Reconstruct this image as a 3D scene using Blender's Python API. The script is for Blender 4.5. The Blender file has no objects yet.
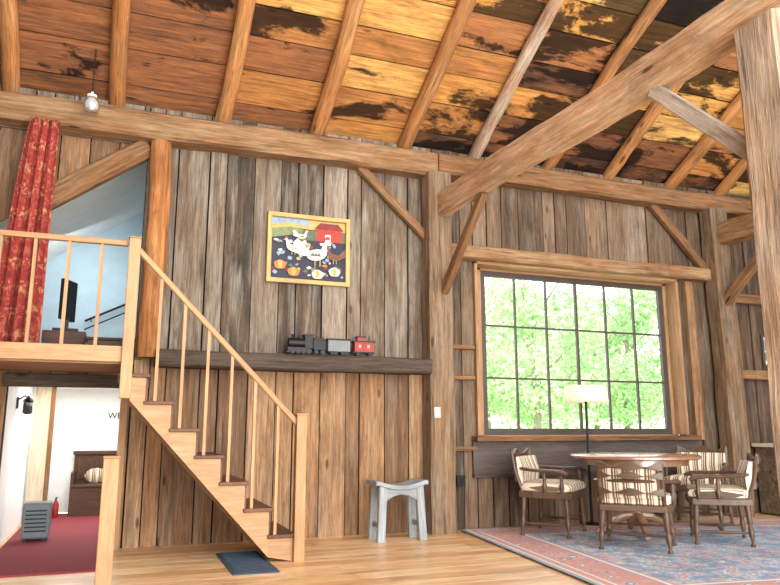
import bpy, math, random
from mathutils import Vector, Matrix, noise
random.seed(11)
RN=random.random
def U(a,b): return random.uniform(a,b)
SC=bpy.context.scene
COL=SC.collection
# ------------------------------------------------------------------ materials
def lin(c):
    out=[]
    for x in c:
        x=x/255.0
        out.append(x/12.92 if x<=0.04045 else ((x+0.055)/1.055)**2.4)
    return tuple(out)+(1.0,)
def newmat(name):
    m=bpy.data.materials.new(name); m.use_nodes=True
    nt=m.node_tree
    b=nt.nodes["Principled BSDF"]
    return m,nt,b
def nd(nt,t,**kw):
    n=nt.nodes.new(t)
    for k,v in kw.items(): setattr(n,k,v)
    return n
def mth(nt,op,a,b=None,c=None,clamp=False):
    n=nt.nodes.new("ShaderNodeMath"); n.operation=op; n.use_clamp=clamp
    for i,x in enumerate((a,b,c)):
        if x is None: continue
        if isinstance(x,(int,float)): n.inputs[i].default_value=x
        else: nt.links.new(x,n.inputs[i])
    return n.outputs[0]
def mrange(nt,x,a,b,c,d):
    n=nt.nodes.new("ShaderNodeMapRange")
    nt.links.new(x,n.inputs[0])
    for i,v in enumerate((a,b,c,d)): n.inputs[i+1].default_value=v
    return n.outputs[0]
def vmul(nt,v,s):
    n=nt.nodes.new("ShaderNodeVectorMath"); n.operation='MULTIPLY'
    nt.links.new(v,n.inputs[0])
    if isinstance(s,tuple): n.inputs[1].default_value=s
    else: nt.links.new(s,n.inputs[1])
    return n.outputs[0]
def ramp(nt,x,stops,interp='LINEAR'):
    n=nt.nodes.new("ShaderNodeValToRGB"); nt.links.new(x,n.inputs[0])
    cr=n.color_ramp; cr.interpolation=interp
    while len(cr.elements)<len(stops): cr.elements.new(0.5)
    for e,(p,c) in zip(cr.elements,stops):
        e.position=p; e.color=lin(c)
    return n.outputs[0]
def mixc(nt,f,a,b,blend='MIX'):
    n=nt.nodes.new("ShaderNodeMix"); n.data_type='RGBA'; n.blend_type=blend
    ins=[n.inputs[0],n.inputs[6],n.inputs[7]]
    for i,x in zip(ins,(f,a,b)):
        if isinstance(x,(int,float)): i.default_value=x
        elif isinstance(x,tuple): i.default_value=x
        else: nt.links.new(x,i)
    return n.outputs[2]
def nz(nt,vec,scale,detail=4,rough=.55,dist=0.0):
    n=nt.nodes.new("ShaderNodeTexNoise")
    n.inputs['Scale'].default_value=scale; n.inputs['Detail'].default_value=detail
    n.inputs['Roughness'].default_value=rough; n.inputs['Distortion'].default_value=dist
    nt.links.new(vec,n.inputs['Vector']); return n.outputs[0]
def wood(name,stops,col2,stain=.5,lo=.55,hi=1.3,rough=.75,knots=True,bump=.35,dark=None,fine=(.76,1.2),spec=.3,crack=.55,grey=None,kn=(.05,.10)):
    m,nt,b=newmat(name)
    at=nd(nt,"ShaderNodeAttribute",attribute_name="grain").outputs['Vector']
    rn=nd(nt,"ShaderNodeAttribute",attribute_name="rnd").outputs['Fac']
    g1=nz(nt,vmul(nt,at,(1.1,15,15)),1.6,8,.68,.5)
    g2=nz(nt,vmul(nt,at,(4.0,95,95)),1.2,4,.7,.2)
    st=nz(nt,vmul(nt,at,(1.2,3.2,3.2)),1.4,6,.65,.3)
    base=ramp(nt,rn,stops)
    base=mixc(nt,mth(nt,'MULTIPLY',mrange(nt,st,.42,.60,0,1),stain),base,lin(col2))
    if grey:
        gw=nz(nt,vmul(nt,at,(.8,8,8)),1.2,7,.7,.4)
        base=mixc(nt,mth(nt,'MULTIPLY',mrange(nt,gw,.48,.60,0,1),grey[0]),base,lin(grey[1]))
    f=mth(nt,'MULTIPLY',mrange(nt,g1,.33,.67,lo,hi),mrange(nt,g2,.35,.65,fine[0],fine[1]))
    if knots:
        v=nd(nt,"ShaderNodeTexVoronoi"); v.inputs['Scale'].default_value=1
        nt.links.new(vmul(nt,at,(1.4,4.6,4.6)),v.inputs['Vector'])
        f=mth(nt,'MULTIPLY',f,mrange(nt,v.outputs['Distance'],kn[0],kn[1],.3,1.0))
        ck=nz(nt,vmul(nt,at,(1.2,34,34)),1.0,6,.75,.3)
        f=mth(nt,'MULTIPLY',f,mrange(nt,ck,.58,.64,1.0,crack))
        bl=nz(nt,vmul(nt,at,(1.0,2.4,2.4)),1.0,7,.7,.4)
        f=mth(nt,'MULTIPLY',f,mrange(nt,bl,.54,.68,1.0,.62))
    if dark:
        d=nz(nt,vmul(nt,at,(.7,1.5,1.5)),dark[0],7,.66,.4)
        geo=nd(nt,"ShaderNodeNewGeometry").outputs['Position']
        d2=nz(nt,geo,.6,2,.6)
        sx=nd(nt,"ShaderNodeSeparateXYZ"); nt.links.new(geo,sx.inputs[0])
        msk=mrange(nt,sx.outputs[0],3.0,4.6,-.045,.03)
        dd=mth(nt,'ADD',mth(nt,'ADD',mth(nt,'MULTIPLY',d,.75),mth(nt,'MULTIPLY',d2,.25)),msk)
        f=mth(nt,'MULTIPLY',f,mrange(nt,dd,dark[1],dark[2],1.0,.10))
    n=nt.nodes.new("ShaderNodeVectorMath"); n.operation='SCALE'
    nt.links.new(base,n.inputs[0]); nt.links.new(f,n.inputs['Scale'])
    nt.links.new(n.outputs[0],b.inputs['Base Color'])
    b.inputs['Roughness'].default_value=rough
    b.inputs['Specular IOR Level'].default_value=spec
    bp=nd(nt,"ShaderNodeBump"); bp.inputs['Strength'].default_value=bump; bp.inputs['Distance'].default_value=.01
    nt.links.new(f,bp.inputs['Height']); nt.links.new(bp.outputs[0],b.inputs['Normal'])
    return m
def plain(name,c,rough=.6,metal=0,var=.12,scale=6,emit=0,spec=.4):
    m,nt,b=newmat(name)
    tc=nd(nt,"ShaderNodeTexCoord").outputs['Object']
    x=nz(nt,tc,scale,3)
    n=nt.nodes.new("ShaderNodeVectorMath"); n.operation='SCALE'
    n.inputs[0].default_value=lin(c)[:3]; nt.links.new(mrange(nt,x,.3,.7,1-var,1+var),n.inputs['Scale'])
    nt.links.new(n.outputs[0],b.inputs['Base Color'])
    b.inputs['Roughness'].default_value=rough; b.inputs['Metallic'].default_value=metal
    b.inputs['Specular IOR Level'].default_value=spec
    if emit:
        nt.links.new(n.outputs[0],b.inputs['Emission Color']); b.inputs['Emission Strength'].default_value=emit
    return m
M={}
M['wall']=wood('weathered_boards',[(0,(56,50,44)),(.2,(88,77,64)),(.5,(118,103,86)),(.78,(136,122,105)),(1,(170,156,138))],(108,84,62),.55,.48,1.32,grey=(.55,(148,141,129)))
M['wall_low']=wood('tan_boards',[(0,(82,60,44)),(.3,(126,94,66)),(.7,(162,122,84)),(1,(176,144,110))],(122,86,56),.5,.52,1.3,grey=(.3,(140,128,112)))
M['wall_r']=wood('brown_boards',[(0,(66,53,43)),(.4,(104,85,66)),(.75,(132,110,87)),(1,(146,129,110))],(110,80,56),.5,.5,1.3,grey=(.4,(132,122,108)))
M['roof']=wood('roof_boards',[(0,(50,40,36)),(.2,(110,74,54)),(.45,(152,102,68)),(.72,(216,154,80)),(1,(242,198,118))],(168,108,62),.5,.5,1.28,dark=(1.1,.505,.54),kn=(.06,.11))
M['beam']=wood('hewn_beam',[(0,(118,88,60)),(.5,(148,114,80)),(1,(168,136,100))],(144,96,58),.65,.5,1.28,bump=.8,crack=.42,kn=(.06,.11))
M['post']=wood('aged_post',[(0,(108,86,66)),(.5,(132,108,82)),(1,(182,160,138))],(150,110,72),.5,.5,1.28,bump=.8,grey=(.45,(152,142,128)),crack=.42,kn=(.06,.11))
M['tie']=wood('tan_hewn_beam',[(0,(216,182,146)),(1,(220,188,154))],(184,134,90),.6,.62,1.2,bump=.8,rough=.65,crack=.55,kn=(.06,.11))
M['rafter']=wood('orange_pole',[(0,(168,120,76)),(.7,(204,152,98)),(1,(204,188,166))],(194,122,66),.5,.55,1.28,bump=.6,kn=(.07,.13))
M['logp']=wood('orange_log',[(0,(178,116,64)),(1,(178,116,64))],(206,150,96),.55,.45,1.25,bump=.7,kn=(.07,.13))
M['greyw']=wood('grey_timber',[(0,(176,164,150)),(1,(182,170,156))],(142,116,92),.5,.7,1.2,crack=.6)
M['stair']=wood('light_stair_wood',[(0,(172,132,92)),(1,(186,146,104))],(156,113,75),.45,.8,1.15,rough=.5,knots=False,bump=.1,fine=(.86,1.12))
M['tread']=wood('dark_tread',[(0,(100,66,44)),(1,(116,78,54))],(78,52,36),.4,.7,1.15,rough=.5,knots=False,bump=.1)
M['floor']=wood('pine_floor',[(0,(206,162,112)),(.5,(228,188,136)),(1,(244,212,166))],(202,146,94),.55,.75,1.15,rough=.33,bump=.06,fine=(.9,1.08),spec=.5,crack=.7,kn=(.05,.09))
M['ledge']=wood('dark_ledge',[(0,(72,62,54)),(1,(86,74,64))],(98,80,62),.5,.5,1.3,bump=.6)
M['wtrim']=wood('window_casing_wood',[(0,(160,124,90)),(1,(174,138,102))],(142,104,72),.5,.75,1.15,knots=False,bump=.1)
M['cream']=wood('cream_jamb',[(0,(206,192,166)),(1,(214,200,174))],(190,170,140),.3,.9,1.08,knots=False,bump=.05)
M['chair']=wood('chair_wood',[(0,(88,66,50)),(1,(100,77,60))],(74,54,42),.4,.7,1.2,rough=.4,knots=False,bump=.05,spec=.5)
M['tabl']=wood('table_wood',[(0,(150,112,88)),(1,(158,120,94))],(132,94,70),.4,.85,1.1,rough=.22,knots=False,bump=.01,spec=1.0)
M['stool']=wood('painted_grey_stool',[(0,(156,164,168)),(1,(166,172,176))],(136,134,130),.5,.75,1.15,knots=False,bump=.2)
M['settle']=wood('settle_wood',[(0,(80,54,38)),(1,(92,64,46))],(62,42,30),.4,.7,1.2,rough=.4,knots=False)
M['black']=plain('black_metal',(24,24,26),.45,.3)
M['darkwin']=plain('dark_window_bar',(70,60,54),.5)
M['dpanel']=wood('dark_panel',[(0,(78,70,66)),(1,(102,92,84))],(88,72,62),.5,.6,1.2,rough=.5,knots=False)
M['gap']=plain('dark_gap',(22,17,14),.9)
M['white']=plain('white_plaster',(238,240,238),.8,0,.04)
M['blue']=plain('pale_blue_plaster',(184,204,212),.85,0,.05)
M['carpet']=plain('dull_red_carpet',(126,48,56),.95,0,.25,60)
M['mat']=plain('blue_grey_rubber_mat',(58,72,88),.9,0,.35,45)
M['grey']=plain('grey_enamel',(92,100,104),.4)
M['red']=plain('red_paint',(150,36,32),.4)
M['gold']=wood('gilt_frame',[(0,(206,168,104)),(1,(212,174,112))],(180,136,74),.4,.8,1.1,rough=.4,knots=False,bump=.05)
M['wplast']=plain('white_plastic',(232,230,224),.4,0,.02)
M['grass']=plain('lawn',(226,238,198),.95,0,.15,2)
M['bark']=plain('bark',(140,132,116),.9,0,.3,8)
def curtain_mat():
    m,nt,b=newmat('red_patterned_fabric')
    at=nd(nt,"ShaderNodeAttribute",attribute_name="grain").outputs['Vector']
    w=nz(nt,at,13,2,.5,1.2); w2=nz(nt,at,30,2,.5,.8)
    s=nd(nt,"ShaderNodeSeparateXYZ"); nt.links.new(at,s.inputs[0])
    band=mth(nt,'SINE',mth(nt,'MULTIPLY',s.outputs[1],26.0))
    k=mth(nt,'MAXIMUM',mrange(nt,w,.54,.60,0,.7),mrange(nt,w2,.58,.64,0,.6))
    k=mth(nt,'MULTIPLY',k,mrange(nt,band,-.4,.5,.35,1.1))
    c=mixc(nt,k,lin((146,46,42)),lin((196,142,98)))
    w3=nz(nt,at,16,2,.5,.3)
    c=mixc(nt,mrange(nt,w3,.56,.62,0,.6),c,lin((110,32,34)))
    nt.links.new(c,b.inputs['Base Color']); b.inputs['Roughness'].default_value=.9
    return m
M['curtain']=curtain_mat()
def stripe_mat():
    m,nt,b=newmat('striped_upholstery')
    at=nd(nt,"ShaderNodeAttribute",attribute_name="grain").outputs['Vector']
    s=nd(nt,"ShaderNodeSeparateXYZ"); nt.links.new(at,s.inputs[0])
    fr=mth(nt,'FRACT',mth(nt,'MULTIPLY',s.outputs[0],12.0))
    c=ramp(nt,fr,[(0,(224,212,188)),(.30,(112,88,66)),(.50,(218,204,180)),(.60,(92,76,64)),(.74,(228,214,192)),(.82,(156,112,82)),(.93,(224,210,186))],'CONSTANT')
    nt.links.new(c,b.inputs['Base Color']); b.inputs['Roughness'].default_value=.85
    return m
M['stripe']=stripe_mat()
def rug_mat(W,Hh):
    m,nt,b=newmat('oriental_rug')  # rug palette washed pale, window glare is put into the colours
    at0=nd(nt,"ShaderNodeAttribute",attribute_name="grain").outputs['Vector']
    s=nd(nt,"ShaderNodeSeparateXYZ"); nt.links.new(at0,s.inputs[0])
    X,Y=s.outputs[0],s.outputs[1]
    wn=nd(nt,"ShaderNodeTexNoise"); wn.inputs['Scale'].default_value=11; nt.links.new(at0,wn.inputs['Vector'])
    ad=nt.nodes.new("ShaderNodeVectorMath"); ad.operation='ADD'; nt.links.new(at0,ad.inputs[0]); nt.links.new(vmul(nt,wn.outputs[1],(.10,.10,0)),ad.inputs[1])
    at=ad.outputs[0]
    dx=mth(nt,'SUBTRACT',W/2,mth(nt,'ABSOLUTE',X)); dy=mth(nt,'SUBTRACT',Hh/2,mth(nt,'ABSOLUTE',Y))
    e=mth(nt,'MINIMUM',dx,dy)
    v=nd(nt,"ShaderNodeTexVoronoi"); v.inputs['Scale'].default_value=7.5; nt.links.new(at,v.inputs['Vector'])
    d=v.outputs['Distance']
    v2=nd(nt,"ShaderNodeTexVoronoi"); v2.inputs['Scale'].default_value=20; nt.links.new(at,v2.inputs['Vector'])
    nn=nz(nt,at,9,4,.65,1.5)
    field=ramp(nt,d,[(0,(218,214,206)),(.14,(186,136,130)),(.24,(136,158,180)),(.34,(208,208,202)),(.40,(146,168,186)),(.60,(120,146,170))],'CONSTANT')
    field=mixc(nt,mrange(nt,nn,.53,.58,0,.75),field,lin((200,154,144)))
    field=mixc(nt,mrange(nt,v2.outputs['Distance'],.22,.14,0,.7),field,lin((222,218,208)))
    border=ramp(nt,v.outputs['Distance'],[(0,(220,212,198)),(.16,(116,138,164)),(.30,(200,154,144)),(.5,(188,142,134))],'CONSTANT')
    border=mixc(nt,mrange(nt,v2.outputs['Distance'],.22,.14,0,.8),border,lin((158,176,192)))
    bandm=ramp(nt,mth(nt,'DIVIDE',e,.6),[(0,(150,160,174)),(.07,(212,206,194)),(.11,(192,148,140)),(.22,(216,212,202)),(.26,(122,144,168)),(.86,(216,212,202)),(.92,(192,148,140)),(1.0,(142,160,180))],'CONSTANT')
    inb=mth(nt,'MULTIPLY',mth(nt,'GREATER_THAN',e,.16),mth(nt,'LESS_THAN',e,.5))
    c=mixc(nt,inb,bandm,border)
    c=mixc(nt,mth(nt,'GREATER_THAN',e,.58),c,field)
    fz=nz(nt,at0,120,2)
    n=nt.nodes.new("ShaderNodeVectorMath"); n.operation='SCALE'
    nt.links.new(c,n.inputs[0]); nt.links.new(mrange(nt,fz,.3,.7,.85,1.12),n.inputs['Scale'])
    nt.links.new(n.outputs[0],b.inputs['Base Color']); b.inputs['Roughness'].default_value=.95
    return m
def glass_mat(name,tint=(1,1,1,1),gl=.08):
    m,nt,b=newmat(name)
    nt.nodes.remove(b)
    t=nd(nt,"ShaderNodeBsdfTransparent"); t.inputs[0].default_value=tint
    g=nd(nt,"ShaderNodeBsdfGlossy"); g.inputs['Roughness'].default_value=.05
    mx=nd(nt,"ShaderNodeMixShader"); mx.inputs[0].default_value=gl
    nt.links.new(t.outputs[0],mx.inputs[1]); nt.links.new(g.outputs[0],mx.inputs[2])
    nt.links.new(mx.outputs[0],nt.nodes['Material Output'].inputs[0]); return m
M['glass']=glass_mat('window_glass',gl=.04)
M['jar']=glass_mat('jar_glass',(.94,.96,.97,1),.3)
def leaf_mat():
    m,nt,b=newmat('leaves')
    rn=nd(nt,"ShaderNodeAttribute",attribute_name="rnd").outputs['Fac']
    c=ramp(nt,rn,[(0,(150,188,132)),(.5,(182,212,160)),(1,(226,240,206))])
    nt.links.new(c,b.inputs['Base Color']); b.inputs['Roughness'].default_value=.7
    t=nd(nt,"ShaderNodeBsdfTranslucent"); nt.links.new(c,t.inputs[0])
    mx=nd(nt,"ShaderNodeMixShader"); mx.inputs[0].default_value=.5
    nt.links.new(b.outputs[0],mx.inputs[1]); nt.links.new(t.outputs[0],mx.inputs[2])
    nt.links.new(mx.outputs[0],nt.nodes['Material Output'].inputs[0]); return m
M['leaf']=leaf_mat()
def shade_mat():
    m,nt,b=newmat('cream_lampshade')
    tc=nd(nt,"ShaderNodeTexCoord").outputs['Object']
    x=nz(nt,tc,40,2)
    c=mixc(nt,x,lin((232,222,182)),lin((244,236,204)))
    nt.links.new(c,b.inputs['Base Color']); b.inputs['Roughness'].default_value=.9
    nt.links.new(c,b.inputs['Emission Color']); b.inputs['Emission Strength'].default_value=.3
    return m
M['shade']=shade_mat()
# ------------------------------------------------------------------ mesh builder
class MB:
    def __init__(s): s.v=[];s.f=[];s.g=[];s.r=[];s.m=[]
    def add(s,vs,fs,gs,r,m=0):
        o=len(s.v); s.v+= [tuple(x) for x in vs]; s.g+=[tuple(x) for x in gs]; s.r+=[r]*len(vs)
        for f in fs: s.f.append([i+o for i in f]); s.m.append(m)
    def box(s,c,sz,rot=None,r=None,m=0,off=True):
        c=Vector(c); h=[x/2 for x in sz]
        ax=max(range(3),key=lambda i:sz[i]); pm=[ax]+[i for i in range(3) if i!=ax]
        o=(U(0,60),U(0,60),U(0,60)) if off else (0,0,0)
        vs=[];gs=[]
        for x in (-1,1):
            for y in (-1,1):
                for z in (-1,1):
                    l=Vector((x*h[0],y*h[1],z*h[2]))
                    gs.append(tuple(l[pm[i]]+o[i] for i in range(3)) if off else tuple(l))
                    if rot is not None: l=rot@l
                    vs.append(c+l)
        fs=[(0,1,3,2),(4,6,7,5),(0,4,5,1),(2,3,7,6),(0,2,6,4),(1,5,7,3)]
        s.add(vs,fs,gs,RN() if r is None else r,m)
    def loft(s,rings,m=0,ax=0,r=None,caps=True,off=True,closed=False):
        n=len(rings[0]); vs=[];gs=[];fs=[]
        pm=[ax]+[i for i in range(3) if i!=ax]
        o=(U(0,60),U(0,60),U(0,60)) if off else (0,0,0)
        for rg in rings:
            for p in rg:
                vs.append(p); gs.append(tuple(p[pm[i]]+o[i] for i in range(3)) if off else tuple(p))
        k=len(rings)
        for i in range(k if closed else k-1):
            a=i*n; b=((i+1)%k)*n
            for j in range(n):
                jj=(j+1)%n; fs.append((a+j,a+jj,b+jj,b+j))
        if caps and not closed:
            fs.append(tuple(range(n-1,-1,-1))); fs.append(tuple((k-1)*n+j for j in range(n)))
        s.add(vs,fs,gs,RN() if r is None else r,m)
    def beam(s,a,b,w,h,jit=0.0,r=None,m=0,ch=.12,side=None,seg=.2):
        a=Vector(a);b=Vector(b);d=(b-a);L=d.length;d.normalize()
        if side is None:
            side=d.cross(Vector((0,0,1)))
            if side.length<.01: side=Vector((1,0,0))
        side=Vector(side).normalized(); up=side.cross(d).normalized()
        n=max(2,int(L/seg)+1) if jit else 2
        c=ch*min(w,h); W=w/2;H=h/2
        prof=[(-W+c,-H),(W-c,-H),(W,-H+c),(W,H-c),(W-c,H),(-W+c,H),(-W,H-c),(-W,-H+c)]
        o=Vector((U(0,60),U(0,60),U(0,60))); vs=[];gs=[];fs=[]
        sd=U(0,100)
        for i in range(n):
            t=L*i/(n-1); p=a+d*t
            sway=noise.noise(Vector((t*.5,sd,0)))*jit*1.5; sw2=noise.noise(Vector((t*.5,sd,9)))*jit
            for j,(x,y) in enumerate(prof):
                q=1+jit*(noise.noise(Vector((t*1.7,j*3.1,sd)))*4+noise.noise(Vector((t*4.1,j*2.1,sd+7)))*3)
                vs.append(p+side*(x*q+sway)+up*(y*q+sw2)); gs.append(o+Vector((t,x,y)))
        for i in range(n-1):
            for j in range(8):
                jj=(j+1)%8; fs.append((i*8+j,i*8+jj,(i+1)*8+jj,(i+1)*8+j))
        fs.append(tuple(range(7,-1,-1))); fs.append(tuple((n-1)*8+j for j in range(8)))
        s.add(vs,fs,gs,RN() if r is None else r,m)
    def tube(s,pts,rad,n=8,m=0,r=None,closed=False,sy=1.0):
        pts=[Vector(p) for p in pts]
        if not isinstance(rad,(list,tuple)): rad=[rad]*len(pts)
        rings=[]
        k=len(pts)
        for i,p in enumerate(pts):
            if closed: d=pts[(i+1)%k]-pts[i-1]
            else: d=pts[min(i+1,k-1)]-pts[max(i-1,0)]
            d.normalize()
            a=Vector((0,0,1)) if abs(d.z)<.9 else Vector((0,1,0))
            x=d.cross(a).normalized(); y=x.cross(d).normalized()
            rings.append([p+x*rad[i]*math.cos(2*math.pi*j/n)+y*rad[i]*sy*math.sin(2*math.pi*j/n) for j in range(n)])
        d=pts[-1]-pts[0]; ax=max(range(3),key=lambda i:abs(d[i]))
        s.loft(rings,m,ax,r,True,True,closed)
    def lathe(s,c,prof,n=20,m=0,r=None,axis='Z',caps=True):
        c=Vector(c); rings=[]
        for (rad,h) in prof:
            rg=[]
            for j in range(n):
                a=2*math.pi*j/n; x=max(rad,.0005)*math.cos(a);y=max(rad,.0005)*math.sin(a)
                rg.append(c+(Vector((x,y,h)) if axis=='Z' else Vector((h,x,y)) if axis=='X' else Vector((y,h,x))))
            rings.append(rg)
        s.loft(rings,m,{'X':0,'Y':1,'Z':2}[axis],r,caps)
    def prism(s,poly,y0,y1,m=0,r=None,ax=0):
        s.loft([[Vector((x,y0,z)) for x,z in poly],[Vector((x,y1,z)) for x,z in poly]],m,ax,r)
    def flat(s,poly,y,m=0):
        vs=[Vector((x,y,z)) for x,z in poly]
        s.add(vs,[tuple(range(len(vs)))],vs,.5,m)
    def obj(s,name,mats,parent=None,smooth=False,bevel=0,struct=False,local=False):
        if not isinstance(mats,(list,tuple)): mats=[mats]
        v=s.v
        org=Vector((0,0,0))
        if parent is not None:
            if not local: 
                pl=Vector(parent["wloc"]); v=[(a-pl.x,b-pl.y,c-pl.z) for a,b,c in v]
        elif not struct and not local:
            xs=[q[0] for q in v];ys=[q[1] for q in v];zs=[q[2] for q in v]
            org=Vector(((min(xs)+max(xs))/2,(min(ys)+max(ys))/2,min(zs)))
            v=[(a-org.x,b-org.y,c-org.z) for a,b,c in v]
        me=bpy.data.meshes.new(name); me.from_pydata(v,[],s.f)
        for mm in mats: me.materials.append(M[mm] if isinstance(mm,str) else mm)
        me.polygons.foreach_set('material_index',s.m)
        a=me.attributes.new('grain','FLOAT_VECTOR','POINT'); a.data.foreach_set('vector',[x for g in s.g for x in g])
        a=me.attributes.new('rnd','FLOAT','POINT'); a.data.foreach_set('value',s.r)
        me.update()
        import bmesh
        bm=bmesh.new(); bm.from_mesh(me); bmesh.ops.recalc_face_normals(bm,faces=bm.faces); bm.to_mesh(me); bm.free()
        if smooth:
            me.polygons.foreach_set('use_smooth',[True]*len(me.polygons)); me.set_sharp_from_angle(angle=math.radians(smooth if smooth>1 else 40))
        o=bpy.data.objects.new(name,me); COL.objects.link(o); o.location=org
        if parent is not None: o.parent=parent
        if bevel:
            b=o.modifiers.new('b','BEVEL'); b.width=bevel; b.segments=2; b.limit_method='ANGLE'
        if struct: o["kind"]="structure"
        if parent is None and not struct: o["wloc"]=tuple(org)
        return o
def T(o,label,cat,group=None):
    o["label"]=label; o["category"]=cat
    if group: o["group"]=group
    return o
def E(name,loc,label,cat,group=None):
    o=bpy.data.objects.new(name,None); o.empty_display_size=.1; o.location=loc; COL.objects.link(o); o["wloc"]=tuple(loc)
    return T(o,label,cat,group)
def clone(e,loc,rz):
    n=e.copy(); COL.objects.link(n); n.location=loc; n.rotation_euler=(0,0,rz)
    def rec(src,dst):
        for ch in src.children:
            c=ch.copy(); COL.objects.link(c); c.parent=dst; rec(ch,c)
    rec(e,n); return n
# ------------------------------------------------------------------ room shell
XL,XR,YB=-1.6,10.6,-12.0
ROOF0,SL=4.68,math.tan(math.radians(28))
OPEN=[(-1.32,.13,1.80,4.17),(-1.0,.07,0,1.56),(4.05,7.22,1.05,3.20)]
def spans(x0,x1,z0,z1):
    seg=[(z0,z1)]
    xm=(x0+x1)/2
    for a,b,c,d in OPEN:
        if a-.02<xm<b+.02:
            ns=[]
            for p,q in seg:
                if d<=p or c>=q: ns.append((p,q)); continue
                if c>p: ns.append((p,c))
                if d<q: ns.append((d,q))
            seg=ns
    return [(p,q) for p,q in seg if q-p>.02]
wb=MB()
cuts=sorted([a for o in OPEN for a in o[:2]]+[3.5,7.75,XR])
x=XL
while x<XR-.01:
    w=random.choice([U(.16,.22),U(.24,.32),U(.28,.38)]); nx=x+w
    for c in cuts:
        if x+.01<c<nx+.07: nx=c; break
    nx=min(nx,XR)
    xm=(x+nx)/2
    levels=[(0,1.84,1),(1.84,4.62,0)] if xm<3.5 else [(0,4.62,2)]
    for z0,z1,mi in levels:
        for p,q in spans(x,nx,z0,z1):
            dy=U(-.010,.010)
            lean=Matrix.Rotation(U(-.0012,.0012),3,'Y')
            wb.box(((x+nx)/2,.012+dy,(p+q)/2),(nx-x-U(.008,.02),.024,q-p),m=mi,rot=lean,r=(U(0,.45) if xm>7.75 else None))
    x=nx
ed=sorted(set([XL,XR]+[a for o in OPEN for a in o[:2]]))
for a,b in zip(ed[:-1],ed[1:]):
    for p,q in spans(a,b,0,4.62): wb.box(((a+b)/2,.079,(p+q)/2),(b-a,.07,q-p),m=3,r=.1)  # dark backing layer added behind the boards to stop light leaks
wb.obj('wall_back',['wall','wall_low','wall_r','gap'],struct=True)
for nm,X in (('wall_left',XL),('wall_right',XR)):
    w=MB(); y=0.0; s=1 if X>0 else -1
    while y>YB:
        ww=.28; zt=ROOF0-SL*max(y-ww/2,-14-(y-ww/2) if y-ww/2<-7 else y-ww/2)
        w.box((X+s*.03,y-ww/2,zt/2),(.04,ww-.01,zt))
        y-=ww
    w.box((X+s*.08,YB/2,2.3),(.05,-YB,4.6),r=.1)
    w.obj(nm,['wall_r'],struct=True)
fl=MB()
y=0.12
while y>YB:
    x=XL-.1; 
    while x<XR+.1:
        L=U(1.8,4.2); nx=min(x+L,XR+.1)
        fl.box(((x+nx)/2,y-.105,-.02),(nx-x-.004,.204,.04))
        x=nx
    y-=.21
fl.box(((XL+XR)/2,YB/2,-.07),(XR-XL+.2,-YB+.24,.05),r=0,m=1)
fl.obj('floor',['floor','settle'],struct=True)
cl=MB()
a28=math.radians(28); RR=Matrix.Rotation(-a28,3,'X')
RX=[-1.24,-.2,.9,2.01,3.11,4.11,5.2,6.19,7.24,8.17,9.2,10.25]
s=-.25
while s<8.0:
    w=U(.30,.46)
    xe=[XL]+[r for r in RX if r>-1]+[XR]
    i=0
    while i<len(xe)-1:
        j=min(len(xe)-1,i+random.choice([1,2,2,3]))
        x0,x1=xe[i],xe[j]; xm=(x0+x1)/2
        if xm<2.0: r=U(.18,.5)
        elif xm<4.4: r=U(.5,1.0)
        else: r=random.choice([U(.0,.10),U(.0,.25),U(.55,.85),U(.75,1),U(.3,.8)])
        sm=s+w/2
        c=Vector((xm,-sm*math.cos(a28),ROOF0+sm*math.sin(a28)+.012+U(-.004,.004)))
        cl.box(c,(x1-x0-.01,w-U(.012,.026),.024),rot=RR,r=r)
        i=j
    s+=w
sm=3.9; cl.box((4.5,-sm*math.cos(a28),ROOF0+.06+sm*math.sin(a28)),(XR-XL+.4,8.3,.04),rot=RR,r=0,m=1)
cl.obj('ceiling',['roof','gap'],struct=True)
# ------------------------------------------------------------------ timbers
def timber(name,a,b,w,h,mat,label,cat,jit=.012,r=None,group=None,side=None,ch=.12,sm=False):
    m=MB(); m.beam(a,b,w,h,jit,r=r,ch=ch,side=side)
    o=m.obj(name,[mat],smooth=sm); T(o,label,cat,group); return o
for i,X in enumerate(RX):
    gy=(i==5); dx=U(-.10,.10)
    timber('rafter',(X,.1,ROOF0-.085-SL*.1),(X+dx,-7.0,ROOF0-.085+SL*7.0),U(.15,.18) if not gy else .14,.15,'rafter',
        'weathered grey-tan pole rafter under the roof boards' if gy else 'rough orange-brown pole rafter under the roof boards','rafter',.042,r=1.0 if gy else U(.1,.75),group='pole rafters under the roof boards',ch=.29,sm=60)
timber('wall_plate_beam',(XL,-.09,4.34),(3.50,-.09,4.34),.26,.30,'beam','long hewn plate beam on the wall above the stairs','beam',.024,r=.8)
timber('wall_plate_beam',(3.50,-.09,4.36),(XR,-.09,4.36),.24,.25,'beam','long hewn plate beam on the wall above the window','beam',.022,r=.4)
timber('timber_post',(3.49,-.15,0),(3.49,-.15,4.22),.30,.28,'post','tall aged timber post against the plank wall beside the stool','post',.022,r=.6)
timber('timber_post',(7.88,-.16,0),(7.88,-.16,4.24),.30,.28,'post','tall aged timber post standing beyond the big window','post',.022,r=.3)
timber('timber_post',(3.575,-4.88,0),(3.575,-4.88,3.55),.32,.34,'post','massive freestanding weathered timber post carrying the tie beam','post',.014,r=1.0)
timber('tie_beam',(3.55,0.0,3.80),(3.59,-6.6,3.70),.18,.29,'tie','massive pale tan hewn tie beam spanning between posts','beam',.026,r=.6)
timber('tie_beam',(7.90,-.28,3.86),(7.90,-6.5,3.80),.24,.30,'beam','hewn tie beam running out from the far post','beam',.016,r=.9)
timber('diagonal_brace',(3.55,-1.25,3.66),(3.52,-.28,2.74),.08,.11,'beam','short brown diagonal brace between post and tie beam','brace',.012,r=.3)
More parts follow.
